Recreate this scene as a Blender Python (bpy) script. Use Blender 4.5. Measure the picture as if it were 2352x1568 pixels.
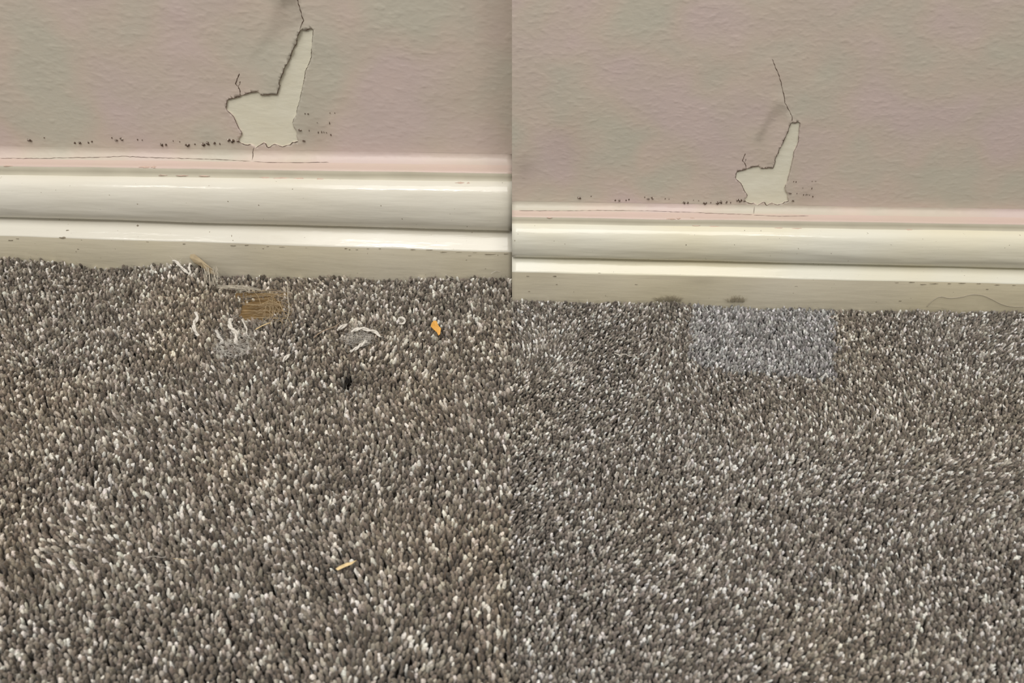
import bpy, bmesh, math, random
import numpy as np
from mathutils import Vector, noise
from mathutils.geometry import delaunay_2d_cdt
random.seed(7); RNG = np.random.default_rng(11)
scene = bpy.context.scene
COL = scene.collection
for o in list(bpy.data.objects): bpy.data.objects.remove(o)

# ------------------------------------------------------------------ camera
F = 2000.0; CX, CY = 1176.0, 784.0
PITCH = math.radians(40.0); CAM_H = 0.40
cd = bpy.data.cameras.new('camera'); cam = bpy.data.objects.new('camera', cd); COL.objects.link(cam)
cd.sensor_width = 36.0; cd.lens = 36.0 * F / 2352.0
cam.location = (0, 0, CAM_H); cam.rotation_euler = (math.radians(90) - PITCH, 0, 0)
cd.clip_start = 0.01; cd.dof.use_dof = True; cd.dof.focus_distance = 0.63; cd.dof.aperture_fstop = 10.0
scene.camera = cam

# ------------------------------------------------------------------ light
scene.view_settings.view_transform = 'Standard'; scene.view_settings.look = 'None'
scene.view_settings.gamma = 1.0; scene.view_settings.use_curve_mapping = False
scene.view_settings.exposure = 0.0
w = bpy.data.worlds.new('room_light'); scene.world = w; w.use_nodes = True
wt = w.node_tree; _tc = wt.nodes.new('ShaderNodeTexCoord'); _sp = wt.nodes.new('ShaderNodeSeparateXYZ'); _rp = wt.nodes.new('ShaderNodeValToRGB')
wt.links.new(_tc.outputs['Generated'], _sp.inputs[0]); wt.links.new(_sp.outputs['Z'], _rp.inputs['Fac']); wt.links.new(_rp.outputs['Color'], wt.nodes['Background'].inputs[0])
_e = _rp.color_ramp.elements; _e[0].position = 0.10; _e[0].color = (0.34, 0.32, 0.29, 1); _e[1].position = 0.62; _e[1].color = (0.88, 0.85, 0.80, 1)   # dim room low down, pale ceiling above
wt.nodes['Background'].inputs[1].default_value = 0.62
def area(name, loc, target, sx, sy, power, col):
    l = bpy.data.lights.new(name, 'AREA'); l.shape = 'RECTANGLE'; l.size = sx; l.size_y = sy
    l.energy = power; l.color = col
    o = bpy.data.objects.new(name, l); COL.objects.link(o); o.location = loc
    o.rotation_euler = (Vector(target) - Vector(loc)).to_track_quat('-Z', 'Y').to_euler()
    return o
area('ceiling_light', (-0.1, -0.35, 2.1), (0, 0.45, 0), 1.7, 1.3, 30, (1.0, 0.965, 0.92))
area('lamp_over_left_wall', (-0.50, -0.55, 1.45), (-0.15, 0.55, 0.05), 0.24, 0.06, 3.6, (1.0, 0.96, 0.9))
area('lamp_over_right_wall', (0.62, -0.55, 1.45), (0.19, 0.55, 0.05), 0.20, 0.06, 1.5, (1.0, 0.96, 0.9))
area('lamp_by_camera', (-0.02, -0.25, 0.85), (0.10, 0.58, 0.24), 0.60, 0.40, 0.25, (1.0, 0.96, 0.92))  # unseen fill, added to brighten the upper left of the right wall
area('lamp_far_left', (-1.20, -0.55, 1.40), (-0.35, 0.55, 0.05), 0.30, 0.07, 1.8, (1.0, 0.96, 0.9))

# ------------------------------------------------------------------ helpers
def lin(c):
    return tuple(((v/255)/12.92 if v/255 <= 0.04045 else ((v/255+0.055)/1.055)**2.4) for v in c)
def tan_at(py):                       # slope below horizontal of the sight line through row py
    return math.tan(PITCH - math.atan((CY - py) / F))
def x_at(px, y, z):                   # x of a point at distance y, height z seen in column px
    depth = y*math.cos(PITCH) + (CAM_H - z)*math.sin(PITCH)
    return (px - CX) / F * depth
def on_floor(px, py, z=0.0):
    y = (CAM_H - z) / tan_at(py)
    return Vector((x_at(px, y, z), y, z))

def tag(o, label=None, cat=None, group=None, kind=None):
    if label: o['label'] = label
    if cat: o['category'] = cat
    if group: o['group'] = group
    if kind: o['kind'] = kind
    return o
def mesh_obj(name, verts, faces, mats, parent=None, smooth=True, fmat=None):
    me = bpy.data.meshes.new(name); me.from_pydata([tuple(v) for v in verts], [], faces); me.update()
    for m in (mats if isinstance(mats, (list, tuple)) else [mats]): me.materials.append(m)
    if smooth: me.polygons.foreach_set('use_smooth', [True]*len(me.polygons))
    if fmat is not None: me.polygons.foreach_set('material_index', fmat)
    o = bpy.data.objects.new(name, me); COL.objects.link(o)
    if parent: o.parent = parent
    return o

class NT:
    def __init__(s, name):
        s.m = bpy.data.materials.new(name); s.m.use_nodes = True; s.t = s.m.node_tree
        s.b = s.t.nodes['Principled BSDF']
    def n(s, typ, **kw):
        nd = s.t.nodes.new(typ)
        for k, v in kw.items():
            if k in nd.inputs: nd.inputs[k].default_value = v
            else: setattr(nd, k, v)
        return nd
    def l(s, a, b): s.t.links.new(a, b)
    def coords(s, scale=(1, 1, 1)):
        tc = s.n('ShaderNodeTexCoord'); mp = s.n('ShaderNodeMapping'); mp.inputs['Scale'].default_value = scale
        s.l(tc.outputs['Object'], mp.inputs['Vector']); return mp.outputs['Vector']
    def noise(s, vec, scale, detail=3, rough=0.5):
        nd = s.n('ShaderNodeTexNoise'); nd.inputs['Scale'].default_value = scale
        nd.inputs['Detail'].default_value = detail; nd.inputs['Roughness'].default_value = rough
        s.l(vec, nd.inputs['Vector']); return nd.outputs['Fac']
    def ramp(s, fac, stops):
        r = s.n('ShaderNodeValToRGB'); e = r.color_ramp.elements
        while len(e) < len(stops): e.new(0.5)
        for el, (p, c) in zip(e, stops): el.position = p; el.color = tuple(c) + (1,)
        s.l(fac, r.inputs['Fac']); return r.outputs['Color']
    def mix(s, fac, a, b, mode='MIX'):
        m = s.n('ShaderNodeMix', data_type='RGBA', blend_type=mode)
        for sock, v in ((m.inputs[0], fac), (m.inputs[6], a), (m.inputs[7], b)):
            if isinstance(v, (int, float)): sock.default_value = v
            elif isinstance(v, tuple): sock.default_value = v + (1,) if len(v) == 3 else v
            else: s.l(v, sock)
        return m.outputs[2]
    def bump(s, h, strength, dist, prev=None):
        b = s.n('ShaderNodeBump'); b.inputs['Strength'].default_value = strength; b.inputs['Distance'].default_value = dist
        s.l(h, b.inputs['Height'])
        if prev is not None: s.l(prev, b.inputs['Normal'])
        return b.outputs['Normal']
    def done(s, col=None, rough=0.5, normal=None, spec=None):
        if col is not None:
            if isinstance(col, tuple): s.b.inputs['Base Color'].default_value = col + (1,)
            else: s.l(col, s.b.inputs['Base Color'])
        s.b.inputs['Roughness'].default_value = rough
        if spec is not None: s.b.inputs['Specular IOR Level'].default_value = spec
        if normal is not None: s.l(normal, s.b.inputs['Normal'])
        return s.m

def wall_material(name, k):           # k: size of the grain
    m = NT(name); v = m.coords()
    base = m.ramp(m.noise(v, 14/k, 2, 0.45), [(0.36, lin((199, 196, 178))), (0.50, lin((208, 193, 178))), (0.64, lin((209, 190, 187)))])
    base = m.mix(0.35, base, m.ramp(m.noise(v, 28/k, 3), [(0.3, lin((199, 190, 182))), (0.7, lin((213, 198, 186)))]))
    at = m.n('ShaderNodeAttribute', attribute_name='stain_shade')
    base = m.mix(at.outputs['Fac'], base, lin((112, 100, 86)))  # stains, plus shade of the lifted paint, mixed into the colour
    n1 = m.noise(m.coords((1, 1, 1.7)), 135/k, 1.0, 0.4)
    n2 = m.noise(m.coords((1, 1, 5)), 80/k, 4, 0.55)
    nm = m.bump(m.ramp(n1, [(0.42, (0, 0, 0)), (0.60, (0.35, 0.35, 0.35)), (0.80, (1, 1, 1))]), 0.5, 0.0004*k); nm = m.bump(n2, 0.10, 0.0004*k, nm); nm = m.bump(m.noise(m.coords((1, 1, 1.3)), 260/k, 2, 0.5), 0.3, 0.0004*k, nm)
    return m.done(base, 0.42, nm, 0.45)
def gloss_material(name, k, col, col2):
    m = NT(name); v = m.coords()
    base = m.ramp(m.noise(v, 7/k, 2), [(0.35, lin(col)), (0.65, lin(col2))])
    sp = m.noise(v, 330/k, 2, 0.6)
    base = m.mix(m.ramp(sp, [(0.73, (0, 0, 0)), (0.77, (1, 1, 1))]), base, lin((150, 140, 120)))
    n1 = m.noise(m.coords((1, 7, 7)), 26/k, 3, 0.5); n2 = m.noise(v, 200/k, 2)
    nm = m.bump(n1, 0.45, 0.0008*k); nm = m.bump(n2, 0.2, 0.0002*k, nm)
    return m.done(base, 0.16, nm, 0.5)
def plain(name, col, rough=0.8, var=0.18, scale=300):
    m = NT(name); v = m.coords(); c = lin(col)
    a = tuple(x*(1-var) for x in c); b = tuple(min(1, x*(1+var)) for x in c)
    return m.done(m.ramp(m.noise(v, scale, 3), [(0.3, a), (0.7, b)]), rough, m.bump(m.noise(v, scale*3, 2), 0.4, 0.0004), 0.3)

M_CRACK = plain('crack_dirt_shade', (96, 80, 68), 0.9)  # also for the shadow and dirt drawn along the torn rim
M_CHIPW = plain('loose_paint', (196, 184, 174), 0.6)
M_SCUFF = plain('scuff_dirt', (138, 128, 110), 0.6)
M_PLASTER = (lambda m: m.done(m.ramp(m.noise(m.coords(), 30, 3), [(0.3, lin((229, 224, 203))), (0.7, lin((235, 232, 215)))]), 0.45,
             m.bump(m.noise(m.coords((1, 1, 2)), 120, 3), 0.5, 0.0006), 0.4))(NT('bare_plaster'))

# ------------------------------------------------------------------ the two stretches of wall
# left picture: the board seen larger; right picture: the board seen smaller. Rows are (offset behind the
# board's front face, image row at outer / inner end of the stretch)
class Stretch: pass
def stretch(px0, px1, rows, k0, k1, ext):
    S = Stretch(); S.px = (px0, px1); S.rows = rows
    S.D = [CAM_H / tan_at(rows['floor'][1]), CAM_H / tan_at(rows['floor'][2])]; S.k = (k0, k1)
    S.ends = {}
    S.ext = ext
    S.x0 = x_at(px0, S.D[0], 0); S.x1 = x_at(px1, S.D[1], 0)
    return S
def row_point(S, r, py0, py1, x):
    """point on a board row, at world x"""
    P = []
    for e, py in ((0, py0), (1, py1)):
        y = S.D[e] + r*S.k[e]; z = CAM_H - y*tan_at(py); P.append((x_at(S.px[e], y, z), y, z))
    t = (x - P[0][0]) / (P[1][0] - P[0][0])
    return (x, P[0][1] + t*(P[1][1]-P[0][1]), P[0][2] + t*(P[1][2]-P[0][2]))
WALL_R = 0.034
def wall_y(S, x):
    xs = []
    for e in (0, 1):
        y = S.D[e] + WALL_R*S.k[e]; z = CAM_H - y*tan_at(S.rows['cove'][1+e]); xs.append((x_at(S.px[e], y, z), y))
    t = (x - xs[0][0]) / (xs[1][0] - xs[0][0]); return xs[0][1] + t*(xs[1][1]-xs[0][1])
def on_wall(S, px, py, out=0.0):
    y = wall_y(S, 0.5*(S.x0+S.x1))
    for _ in range(6):
        yy = y - out; z = CAM_H - yy*tan_at(py); x = x_at(px, yy, z); y = wall_y(S, x)
    yy = y - out
    return Vector((x, yy, CAM_H - yy*tan_at(py)))
def front_y(S, x):
    t = (x - S.x0)/(S.x1 - S.x0); return S.D[0] + t*(S.D[1]-S.D[0])

L = stretch(0, 1176, dict(floor=(0, 587, 631), lip=(0, 539, 577), groove=(0.012, 501, 533), top=(0.017, 402, 416.5),
            strip=(0.0185, 380, 397), cove=(WALL_R, 335, 354)), 0.9, 1.0, (-0.80, 0.0))
R = stretch(1176, 2352, dict(floor=(0, 684.5, 710), lip=(0, 623, 650), groove=(0.012, 591, 617), top=(0.017, 513.5, 532),
            strip=(0.0185, 497, 515), cove=(WALL_R, 462, 480)), 0.74, 0.78, (0.0, 0.80))

def profile(S, x, sub=10):
    """points of the board's section at world x, from below the carpet up to the wall; with material index"""
    R_ = S.rows; pts = []
    def rp(key, r=None):
        q = R_[key]; return Vector(row_point(S, q[0] if r is None else r, q[1], q[2], x))
    k = S.k[0] + (S.k[1]-S.k[0])*(x - S.x0)/(S.x1 - S.x0)
    k = max(0.5, min(1.3, k))
    f = rp('floor'); lip = rp('lip'); g = rp('groove'); t = rp('top'); s = rp('strip'); c = rp('cove')
    pts.append((Vector((x, f.y, -0.03)), 3)); pts.append((f, 3))
    e = 0.0012*k
    pts.append((Vector((x, lip.y, lip.z - e)), 3))
    pts.append((Vector((x, lip.y + 0.3*e, lip.z - 0.25*e)), 0)); pts.append((Vector((x, lip.y + e*1.1, lip.z + 0.35*e)), 0))
    for q in (0.3, 0.6, 0.85): pts.append((lip.lerp(g, q) + Vector((0, 0, 0.0004*k*math.sin(math.pi*q))), 0))
    pts.append((g, 0)); pts.append((g + Vector((0, 0.0015*k, 0.0008*k)), 0)); pts.append((g + Vector((0, 0.0012*k, 0.0024*k)), 0))
    # the round bead
    z0 = g.z + 0.0026*k; z1 = t.z; cz = 0.5*(z0+z1); hz = 0.5*(z1-z0); depth = 0.0108*k
    for i in range(0, 2*sub+1):
        a = -math.pi/2 + math.pi*i/(2*sub)
        yb = g.y + (t.y - g.y)*i/(2*sub)
        pts.append((Vector((x, yb - depth*max(0.0, math.cos(a))**0.8, cz + hz*math.sin(a))), 0))
    pts.append((Vector((x, t.y + 0.001*k, t.z + 0.0002)), 1)); 
    pts.append((t.lerp(s, 0.5) + Vector((0, 0.0002*k, 0)), 1)); pts.append((Vector((x, s.y, s.z - 0.0006*k)), 1))
    pts.append((Vector((x, s.y + 0.0008*k, s.z + 0.0002*k)), 2))
    # pink ledge and cove up into the wall
    wy = wall_y(S, x); a0 = Vector((x, s.y + 0.001*k, s.z + 0.0003*k))
    zt = c.z
    for q in (0.12, 0.26):
        pts.append((Vector((x, a0.y + (wy - a0.y)*q, a0.z)), 2))
    for i in range(1, 11):
        ph = math.pi/2*i/10
        pts.append((Vector((x, a0.y + (wy - a0.y)*(0.26 + 0.74*math.sin(ph)), a0.z + (zt - a0.z)*(1 - math.cos(ph)))), 2 if i < 4 else 4))
    return pts

def build_board(S, name, pinkmat, gloss, strip):
    xs = np.arange(S.ext[0], S.ext[1] + 1e-6, 0.004); V = []; Fc = []; fm = []
    n = None
    for x in xs:
        P = profile(S, float(x))
        if n is None: n = len(P); mids = [m for _, m in P]
        for j, (p, _) in enumerate(P):
            w = noise.noise(Vector((x*14, j*0.35, 3.1)))*0.0005 + noise.noise(Vector((x*50, j*0.5, 9.1)))*0.00012
            V.append((p.x, p.y + (w if 1 < j < n-2 else 0), p.z + (w*0.6 if 1 < j < n-2 else 0)))
    for i in range(len(xs)-1):
        for j in range(n-1):
            Fc.append((i*n+j, (i+1)*n+j, (i+1)*n+j+1, i*n+j+1)); fm.append(mids[j+1])
    # end caps and back so that the board is solid
    nv = len(V)
    for x in (xs[0], xs[-1]):
        wy = wall_y(S, float(x)); c = profile(S, float(x))[-1][0]
        V.append((float(x), wy+0.002, c.z)); V.append((float(x), wy+0.002, -0.03))
    Fc.append(tuple(range(0, n)) + (nv, nv+1)); fm.append(0)
    Fc.append(tuple(reversed(range((len(xs)-1)*n, len(xs)*n))) + (nv+3, nv+2)); fm.append(0)
    o = mesh_obj(name, V, Fc, [gloss, strip, pinkmat, M_AGED, M_WALL_L], fmat=fm)
    return tag(o, kind='structure')

# ---- outline of the peeled patch (left picture pixels) and its mapping to the right picture
OUT = [(945,262),(985,270),(1010,262),(1040,250),(1058,262),(1050,330),(1046,380),(1042,430),(1040,500),(1030,540),(1005,600),(985,640),(978,700),
 (965,760),(950,830),(935,900),(915,970),(905,1020),(885,1060),(870,1100),(880,1140),(905,1180),(908,1230),(920,1272),(870,1280),(850,1300),
 (810,1310),(780,1320),(740,1305),(710,1295),(685,1306),(672,1320),(650,1325),(640,1315),(630,1295),(612,1283),(590,1295),(570,1310),(540,1328),(520,1310),(500,1298),(470,1302),(440,1300),
 (410,1285),(385,1265),(390,1240),(415,1215),(410,1185),(385,1145),(360,1095),(340,1045),(310,1015),(275,985),(272,960),(280,915),(290,893),
 (340,880),(400,865),(430,850),(480,835),(530,823),(555,820),(570,832),(582,853),(640,850),(690,843),(732,850),(745,800),(758,765),(750,740),(765,700),(790,640),
 (800,600),(830,560),(850,520),(865,470),(880,430),(905,395),(915,340),(922,305),(938,280)]
OUT = [(450+a/3.92, b/3.92) for a, b in OUT]
def jag(pts, amp, seed, step=3.0, closed=True):
    r = random.Random(seed); out = []
    n = len(pts)
    for i in range(n if closed else n-1):
        a = pts[i]; b = pts[(i+1) % n]; d = math.dist(a, b); m = max(1, int(d/step))
        for q in range(m):
            t = q/m; out.append((a[0]+(b[0]-a[0])*t + r.uniform(-amp, amp), a[1]+(b[1]-a[1])*t + r.uniform(-amp, amp)))
    if not closed: out.append(pts[-1])
    return out
OUT = jag(OUT, 0.55, 4)
def toR(p):
    x, y = p
    if x < 520: return (1690 + (x-520)*0.795, 278 + (y-62)*0.70 - (520-x)*0.012)
    return (1690 + (x-520)*0.737, 278 + (y-62)*0.70)
same = lambda p: p

def sdist_poly(p, poly):
    best = 1e9
    for i in range(len(poly)):
        a = poly[i]; b = poly[(i+1) % len(poly)]
        dx, dy = b[0]-a[0], b[1]-a[1]; t = max(0, min(1, ((p[0]-a[0])*dx + (p[1]-a[1])*dy)/(dx*dx+dy*dy+1e-12)))
        best = min(best, math.hypot(a[0]+dx*t-p[0], a[1]+dy*t-p[1]))
    return best

def in_poly(x, y, poly):
    c = False; j = len(poly)-1
    for i in range(len(poly)):
        xi, yi = poly[i]; xj, yj = poly[j]
        if (yi > y) != (yj > y) and x < (xj-xi)*(y-yi)/(yj-yi)+xi: c = not c
        j = i
    return c
def relief(x, z, k): return noise.noise(Vector((x*30/k, z*45/k, 1.7)))*0.00035*k + noise.noise(Vector((x*6/k, z*6/k, 5.7)))*0.0009*k
def build_wall(S, name, mp, mat, k, ridge, stains, polys):
    poly = [on_wall(S, *mp(p)) for p in OUT]; poly2 = [(v.x, v.z) for v in poly]
    cxy = np.mean(np.array(poly2), axis=0)
    pts = [Vector(p) for p in poly2]; edges = [(i, (i+1) % len(pts)) for i in range(len(pts))]
    x0, x1 = S.ext; zt = 0.62
    # fine grid in view, coarse outside
    def add(xa, xb, za, zb, st, skip=None):
        for z in np.arange(za, zb+1e-9, st):
            for x in np.arange(xa, xb+1e-9, st):
                if skip and skip[0]-st*.5 < x < skip[1]+st*.5 and skip[2]-st*.5 < z < skip[3]+st*.5: continue
                zz = float(z)
                if zz <= za + 1e-9 and za == 0.0: zz = 0.0
                j = st*0.22
                on_b = abs(x-x0) < 1e-6 or abs(x-x1) < 1e-6
                pts.append(Vector((float(x) + (0 if on_b else random.uniform(-j, j)), zz + random.uniform(-j, j))))
    zb = min(profile(S, x)[-1][0].z for x in (S.x0, S.x1)) - 0.006
    fine = (min(p[0] for p in poly2)-0.03, max(p[0] for p in poly2)+0.02, zb+0.003, 0.23)
    add(x0, x1, zb, zt, 0.008, fine); add(fine[0], fine[1], fine[2], fine[3], 0.0022*k)
    b0 = len(pts)
    pts += [Vector((x0, zb-0.002)), Vector((x1, zb-0.002)), Vector((x1, zt+0.004)), Vector((x0, zt+0.004))]
    edges += [(b0, b0+1), (b0+1, b0+2), (b0+2, b0+3), (b0+3, b0)]
    vs, es, fs, ov, oe, of = delaunay_2d_cdt(pts, edges, [], 0, 1e-7)
    def inside(x, y):
        c = False; j = len(poly2)-1
        for i in range(len(poly2)):
            xi, yi = poly2[i]; xj, yj = poly2[j]
            if (yi > y) != (yj > y) and x < (xj-xi)*(y-yi)/(yj-yi)+xi: c = not c
            j = i
        return c
    fs = [f for f in fs if not inside(sum(vs[i].x for i in f)/len(f), sum(vs[i].y for i in f)/len(f))]
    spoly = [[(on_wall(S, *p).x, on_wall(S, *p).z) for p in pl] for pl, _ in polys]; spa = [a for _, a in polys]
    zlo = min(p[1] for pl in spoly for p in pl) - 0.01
    V = []; st = []
    ridge_w = [on_wall(S, *p) for p in ridge]          # crest polyline of the lifted paint
    stw = [(on_wall(S, px, py), r*k, a) for px, py, r, a in stains]
    for v in vs:
        x, z = v.x, v.y
        out = relief(x, z, k)*min(1, max(0, (z-zb-0.004)/0.02)) - 0.0002*max(0, 1-(z-zb)/0.02)
        if fine[0] < x < fine[1] and z < fine[3]:
            d = sdist_poly((x, z), poly2)
            if x < cxy[0] + 0.02*k or z > cxy[1]: out += 0.0004*k*math.exp(-(d/(0.0035*k))**1.2) * (0.7+0.6*noise.noise(Vector((x*120, z*120, 0))))
            else: out += 0.0004*k*math.exp(-(d/(0.002*k)))
        # lifted sheet: rises towards the crack from its left, drops at the crack
        for i in range(len(ridge_w)-1):
            a, b = ridge_w[i], ridge_w[i+1]
            lo, hi = min(a.z, b.z), max(a.z, b.z)
            if lo <= z <= hi:
                t = (z-a.z)/(b.z-a.z+1e-9); xc = a.x+(b.x-a.x)*t; wd = 0.020*k
                if -wd < x-xc <= 0.0: out += 0.0014*k*((x-xc)/wd + 1)**2*math.sin(math.pi*min(1, max(0, (z-ridge_w[-1].z)/(ridge_w[0].z-ridge_w[-1].z+1e-9)))*0.8+0.3)
        V.append((x, wall_y(S, x) - out, z))
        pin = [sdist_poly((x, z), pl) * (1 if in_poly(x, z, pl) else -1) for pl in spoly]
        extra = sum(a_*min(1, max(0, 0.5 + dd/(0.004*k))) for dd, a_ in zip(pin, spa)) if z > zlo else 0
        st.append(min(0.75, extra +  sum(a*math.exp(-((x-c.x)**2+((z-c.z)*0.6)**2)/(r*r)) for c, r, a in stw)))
    o = mesh_obj(name, V, [tuple(f) for f in fs], mat)
    # orient towards the camera
    me = o.data
    bm = bmesh.new(); bm.from_mesh(me)
    lay = bm.verts.layers.float.new('stain_shade')
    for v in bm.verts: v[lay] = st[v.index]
    bmesh.ops.recalc_face_normals(bm, faces=bm.faces)
    if sum(f.normal.y*f.calc_area() for f in bm.faces) > 0: bmesh.ops.reverse_faces(bm, faces=bm.faces)
    # thickness of the paint sheet: turn the hole's rim inwards
    rim = [e for e in bm.edges if e.is_boundary and all(sdist_poly((v.co.x, v.co.z), poly2) < 1e-5 for v in e.verts)]
    r = bmesh.ops.extrude_edge_only(bm, edges=rim)
    for g in r['geom']:
        if isinstance(g, bmesh.types.BMVert): g.co.y = wall_y(S, g.co.x) - relief(g.co.x, g.co.z, k)*min(1, max(0, (g.co.z-zb-0.004)/0.02)) + 0.0016*k
    bm.to_mesh(me); bm.free(); me.polygons.foreach_set('use_smooth', [True]*len(me.polygons))
    tag(o, kind='structure')
    # bare plaster behind the hole
    xs = [p[0] for p in poly2]; zs = [p[1] for p in poly2]; m_ = 0.006
    gx = np.linspace(min(xs)-m_, max(xs)+m_, 40); gz = np.linspace(min(zs)-m_, max(zs)+m_, 50); PV = []; PF = []
    for z in gz:
        for x in gx: PV.append((float(x), wall_y(S, float(x)) + 0.0009*k - relief(float(x), float(z), k)*min(1, max(0, (float(z)-zb-0.004)/0.02)) + noise.noise(Vector((x*60, z*60, 8)))*0.00018, float(z)))
    for i in range(49):
        for j in range(39): PF.append((i*40+j, i*40+j+1, (i+1)*40+j+1, (i+1)*40+j))
    nb = len(PV)
    for (a, b) in ((0, 0), (39, 0), (39, 49), (0, 49)): 
        q = PV[b*40+a]; PV.append((q[0], q[1]+0.003, q[2]))
    PF += [(nb, nb+3, nb+2, nb+1)]
    p = mesh_obj('bare_patch', PV, PF, M_PLASTER, o); p['label'] = 'cream bare plaster in the torn hole'
    return o

from mathutils.bvhtree import BVHTree
BVH = {}
def snap(wall, P):
    if wall is None or not wall.name.startswith('wall'): return P
    if wall.name not in BVH: BVH[wall.name] = BVHTree.FromPolygons([v.co for v in wall.data.vertices], [tuple(p.vertices) for p in wall.data.polygons])
    out = []
    for p in P:
        h = BVH[wall.name].find_nearest(p)[0]
        r = BVH[wall.name].ray_cast(p - Vector((0, 0.02, 0)), Vector((0, 1, 0)))[0]
        out.append(Vector((p.x, (min(h.y, r.y) if r is not None and abs(r.y-p.y) < 0.006 else h.y), p.z)))
    return out
def ribbon(S, name, pix, width, parent, mat, out=0.0004, mp=same, seed=0, surf='wall'):
    """an irregular dark crack following pixels; a flattened tube"""
    r = random.Random(seed); P = [Vector(p) if len(p) == 3 else on_wall(S, *mp(p)) for p in pix]
    P = snap(parent, P)
    V = []; Fc = []; n = len(P)
    for i, p in enumerate(P):
        t = (P[min(i+1, n-1)] - P[max(i-1, 0)]).normalized(); side = t.cross(Vector((0, 1, 0))).normalized()
        wd = 0.74*width*(0.35 + 1.0*r.random())*(0.25 if i in (0, n-1) else 1)
        for a in range(6):
            th = 2*math.pi*a/6
            V.append(p + side*wd*math.cos(th) + Vector((0, -1, 0))*(out + 0.45*wd*math.sin(th)))
    for i in range(n-1):
        for a in range(6): Fc.append((i*6+a, i*6+(a+1) % 6, (i+1)*6+(a+1) % 6, (i+1)*6+a))
    Fc.append(tuple(range(6))); Fc.append(tuple(reversed(range((n-1)*6, n*6))))
    return mesh_obj(name, V, Fc, mat, parent)

def blob(name, c, ax, ay, thick, mat, parent, normal=Vector((0, -1, 0)), seed=0, mat2=None, up=Vector((0, 0, 1))):
    """small irregular low mound, on a surface with that normal"""
    r = random.Random(seed); u = up.cross(normal).normalized(); v = normal.cross(u).normalized()
    n = 12; rad = [0.4 + 0.9*r.random() for _ in range(n)]; V = [c + normal*thick]; 
    for ring, (s, h) in enumerate(((0.5, 0.85), (0.85, 0.4), (1.0, -0.4))):
        for i in range(n):
            a = 2*math.pi*i/n; V.append(c + u*ax*rad[i]*s*math.cos(a) + v*ay*rad[i]*s*math.sin(a) + normal*(thick*h*(0.6+0.8*r.random())))
    Fc = [(0, 1+i, 1+(i+1) % n) for i in range(n)]
    for q in (0, 1):
        for i in range(n): Fc.append((1+q*n+i, 1+(q+1)*n+i, 1+(q+1)*n+(i+1) % n, 1+q*n+(i+1) % n))
    Fc.append(tuple(range(1+2*n, 1+3*n)))
    return mesh_obj(name, V, Fc, [mat] + ([mat2] if mat2 else []), parent, fmat=([1 if (mat2 and r.random() < 0.5) else 0 for _ in Fc] if mat2 else None))

CHIPS = [(66,321,6,4),(102,316,2,2),(172,328,3,3),(183,327,4,3),(203,327,2.5,3),(211,325,3,3),(257,316,2,2),(266,321,4,1.5),(279,318,5,4),
         (316,320,2,2),(327,321,2,2),(371,331,5,4),(381,332,4,3),(398,323,1.5,2),(413,325,1.5,1.5),(430,333,6,4),(448,331,2.5,2),(466,331,5,4.5),(476,328,5,4),(493,329,4,4),
         (505,330,2,4),(525,321,5,5),(534,323,6,5),(545,322,4,3),(688,297,4.5,3),(697,323,4,2),(710,299,1.5,2.5),(731,303,2,4),(739,303,1,4),(744,303,1,3),(750,304,1,2),(757,282,2,4),(760,309,2.5,3),
         (701,260,1.5,2),(708,261,2,2),(758,259,1,1.5),(769,259,1,1.5),(729,281,1,1)]
CRACKS = {  # polylines in left-picture pixels, half widths in metres
 'fork_a': ([(550.5,168),(546,178),(543,187),(541,192),(545,196),(549,202),(552,210),(552,220)], 0.00045),
 'fork_b': ([(552,186),(551,192),(547,198)], 0.00035),
 'down': ([(584,338),(582,343),(581,350),(581,358),(579,366)], 0.00028)}
def outline_crack(a, b):   # portion of the patch outline between two indices of OUT by pixel proximity
    ia = min(range(len(OUT)), key=lambda i: math.dist(OUT[i], a)); ib = min(range(len(OUT)), key=lambda i: math.dist(OUT[i], b))
    return OUT[ia:ib+1] if ia <= ib else OUT[ia:] + OUT[:ib+1]

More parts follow.
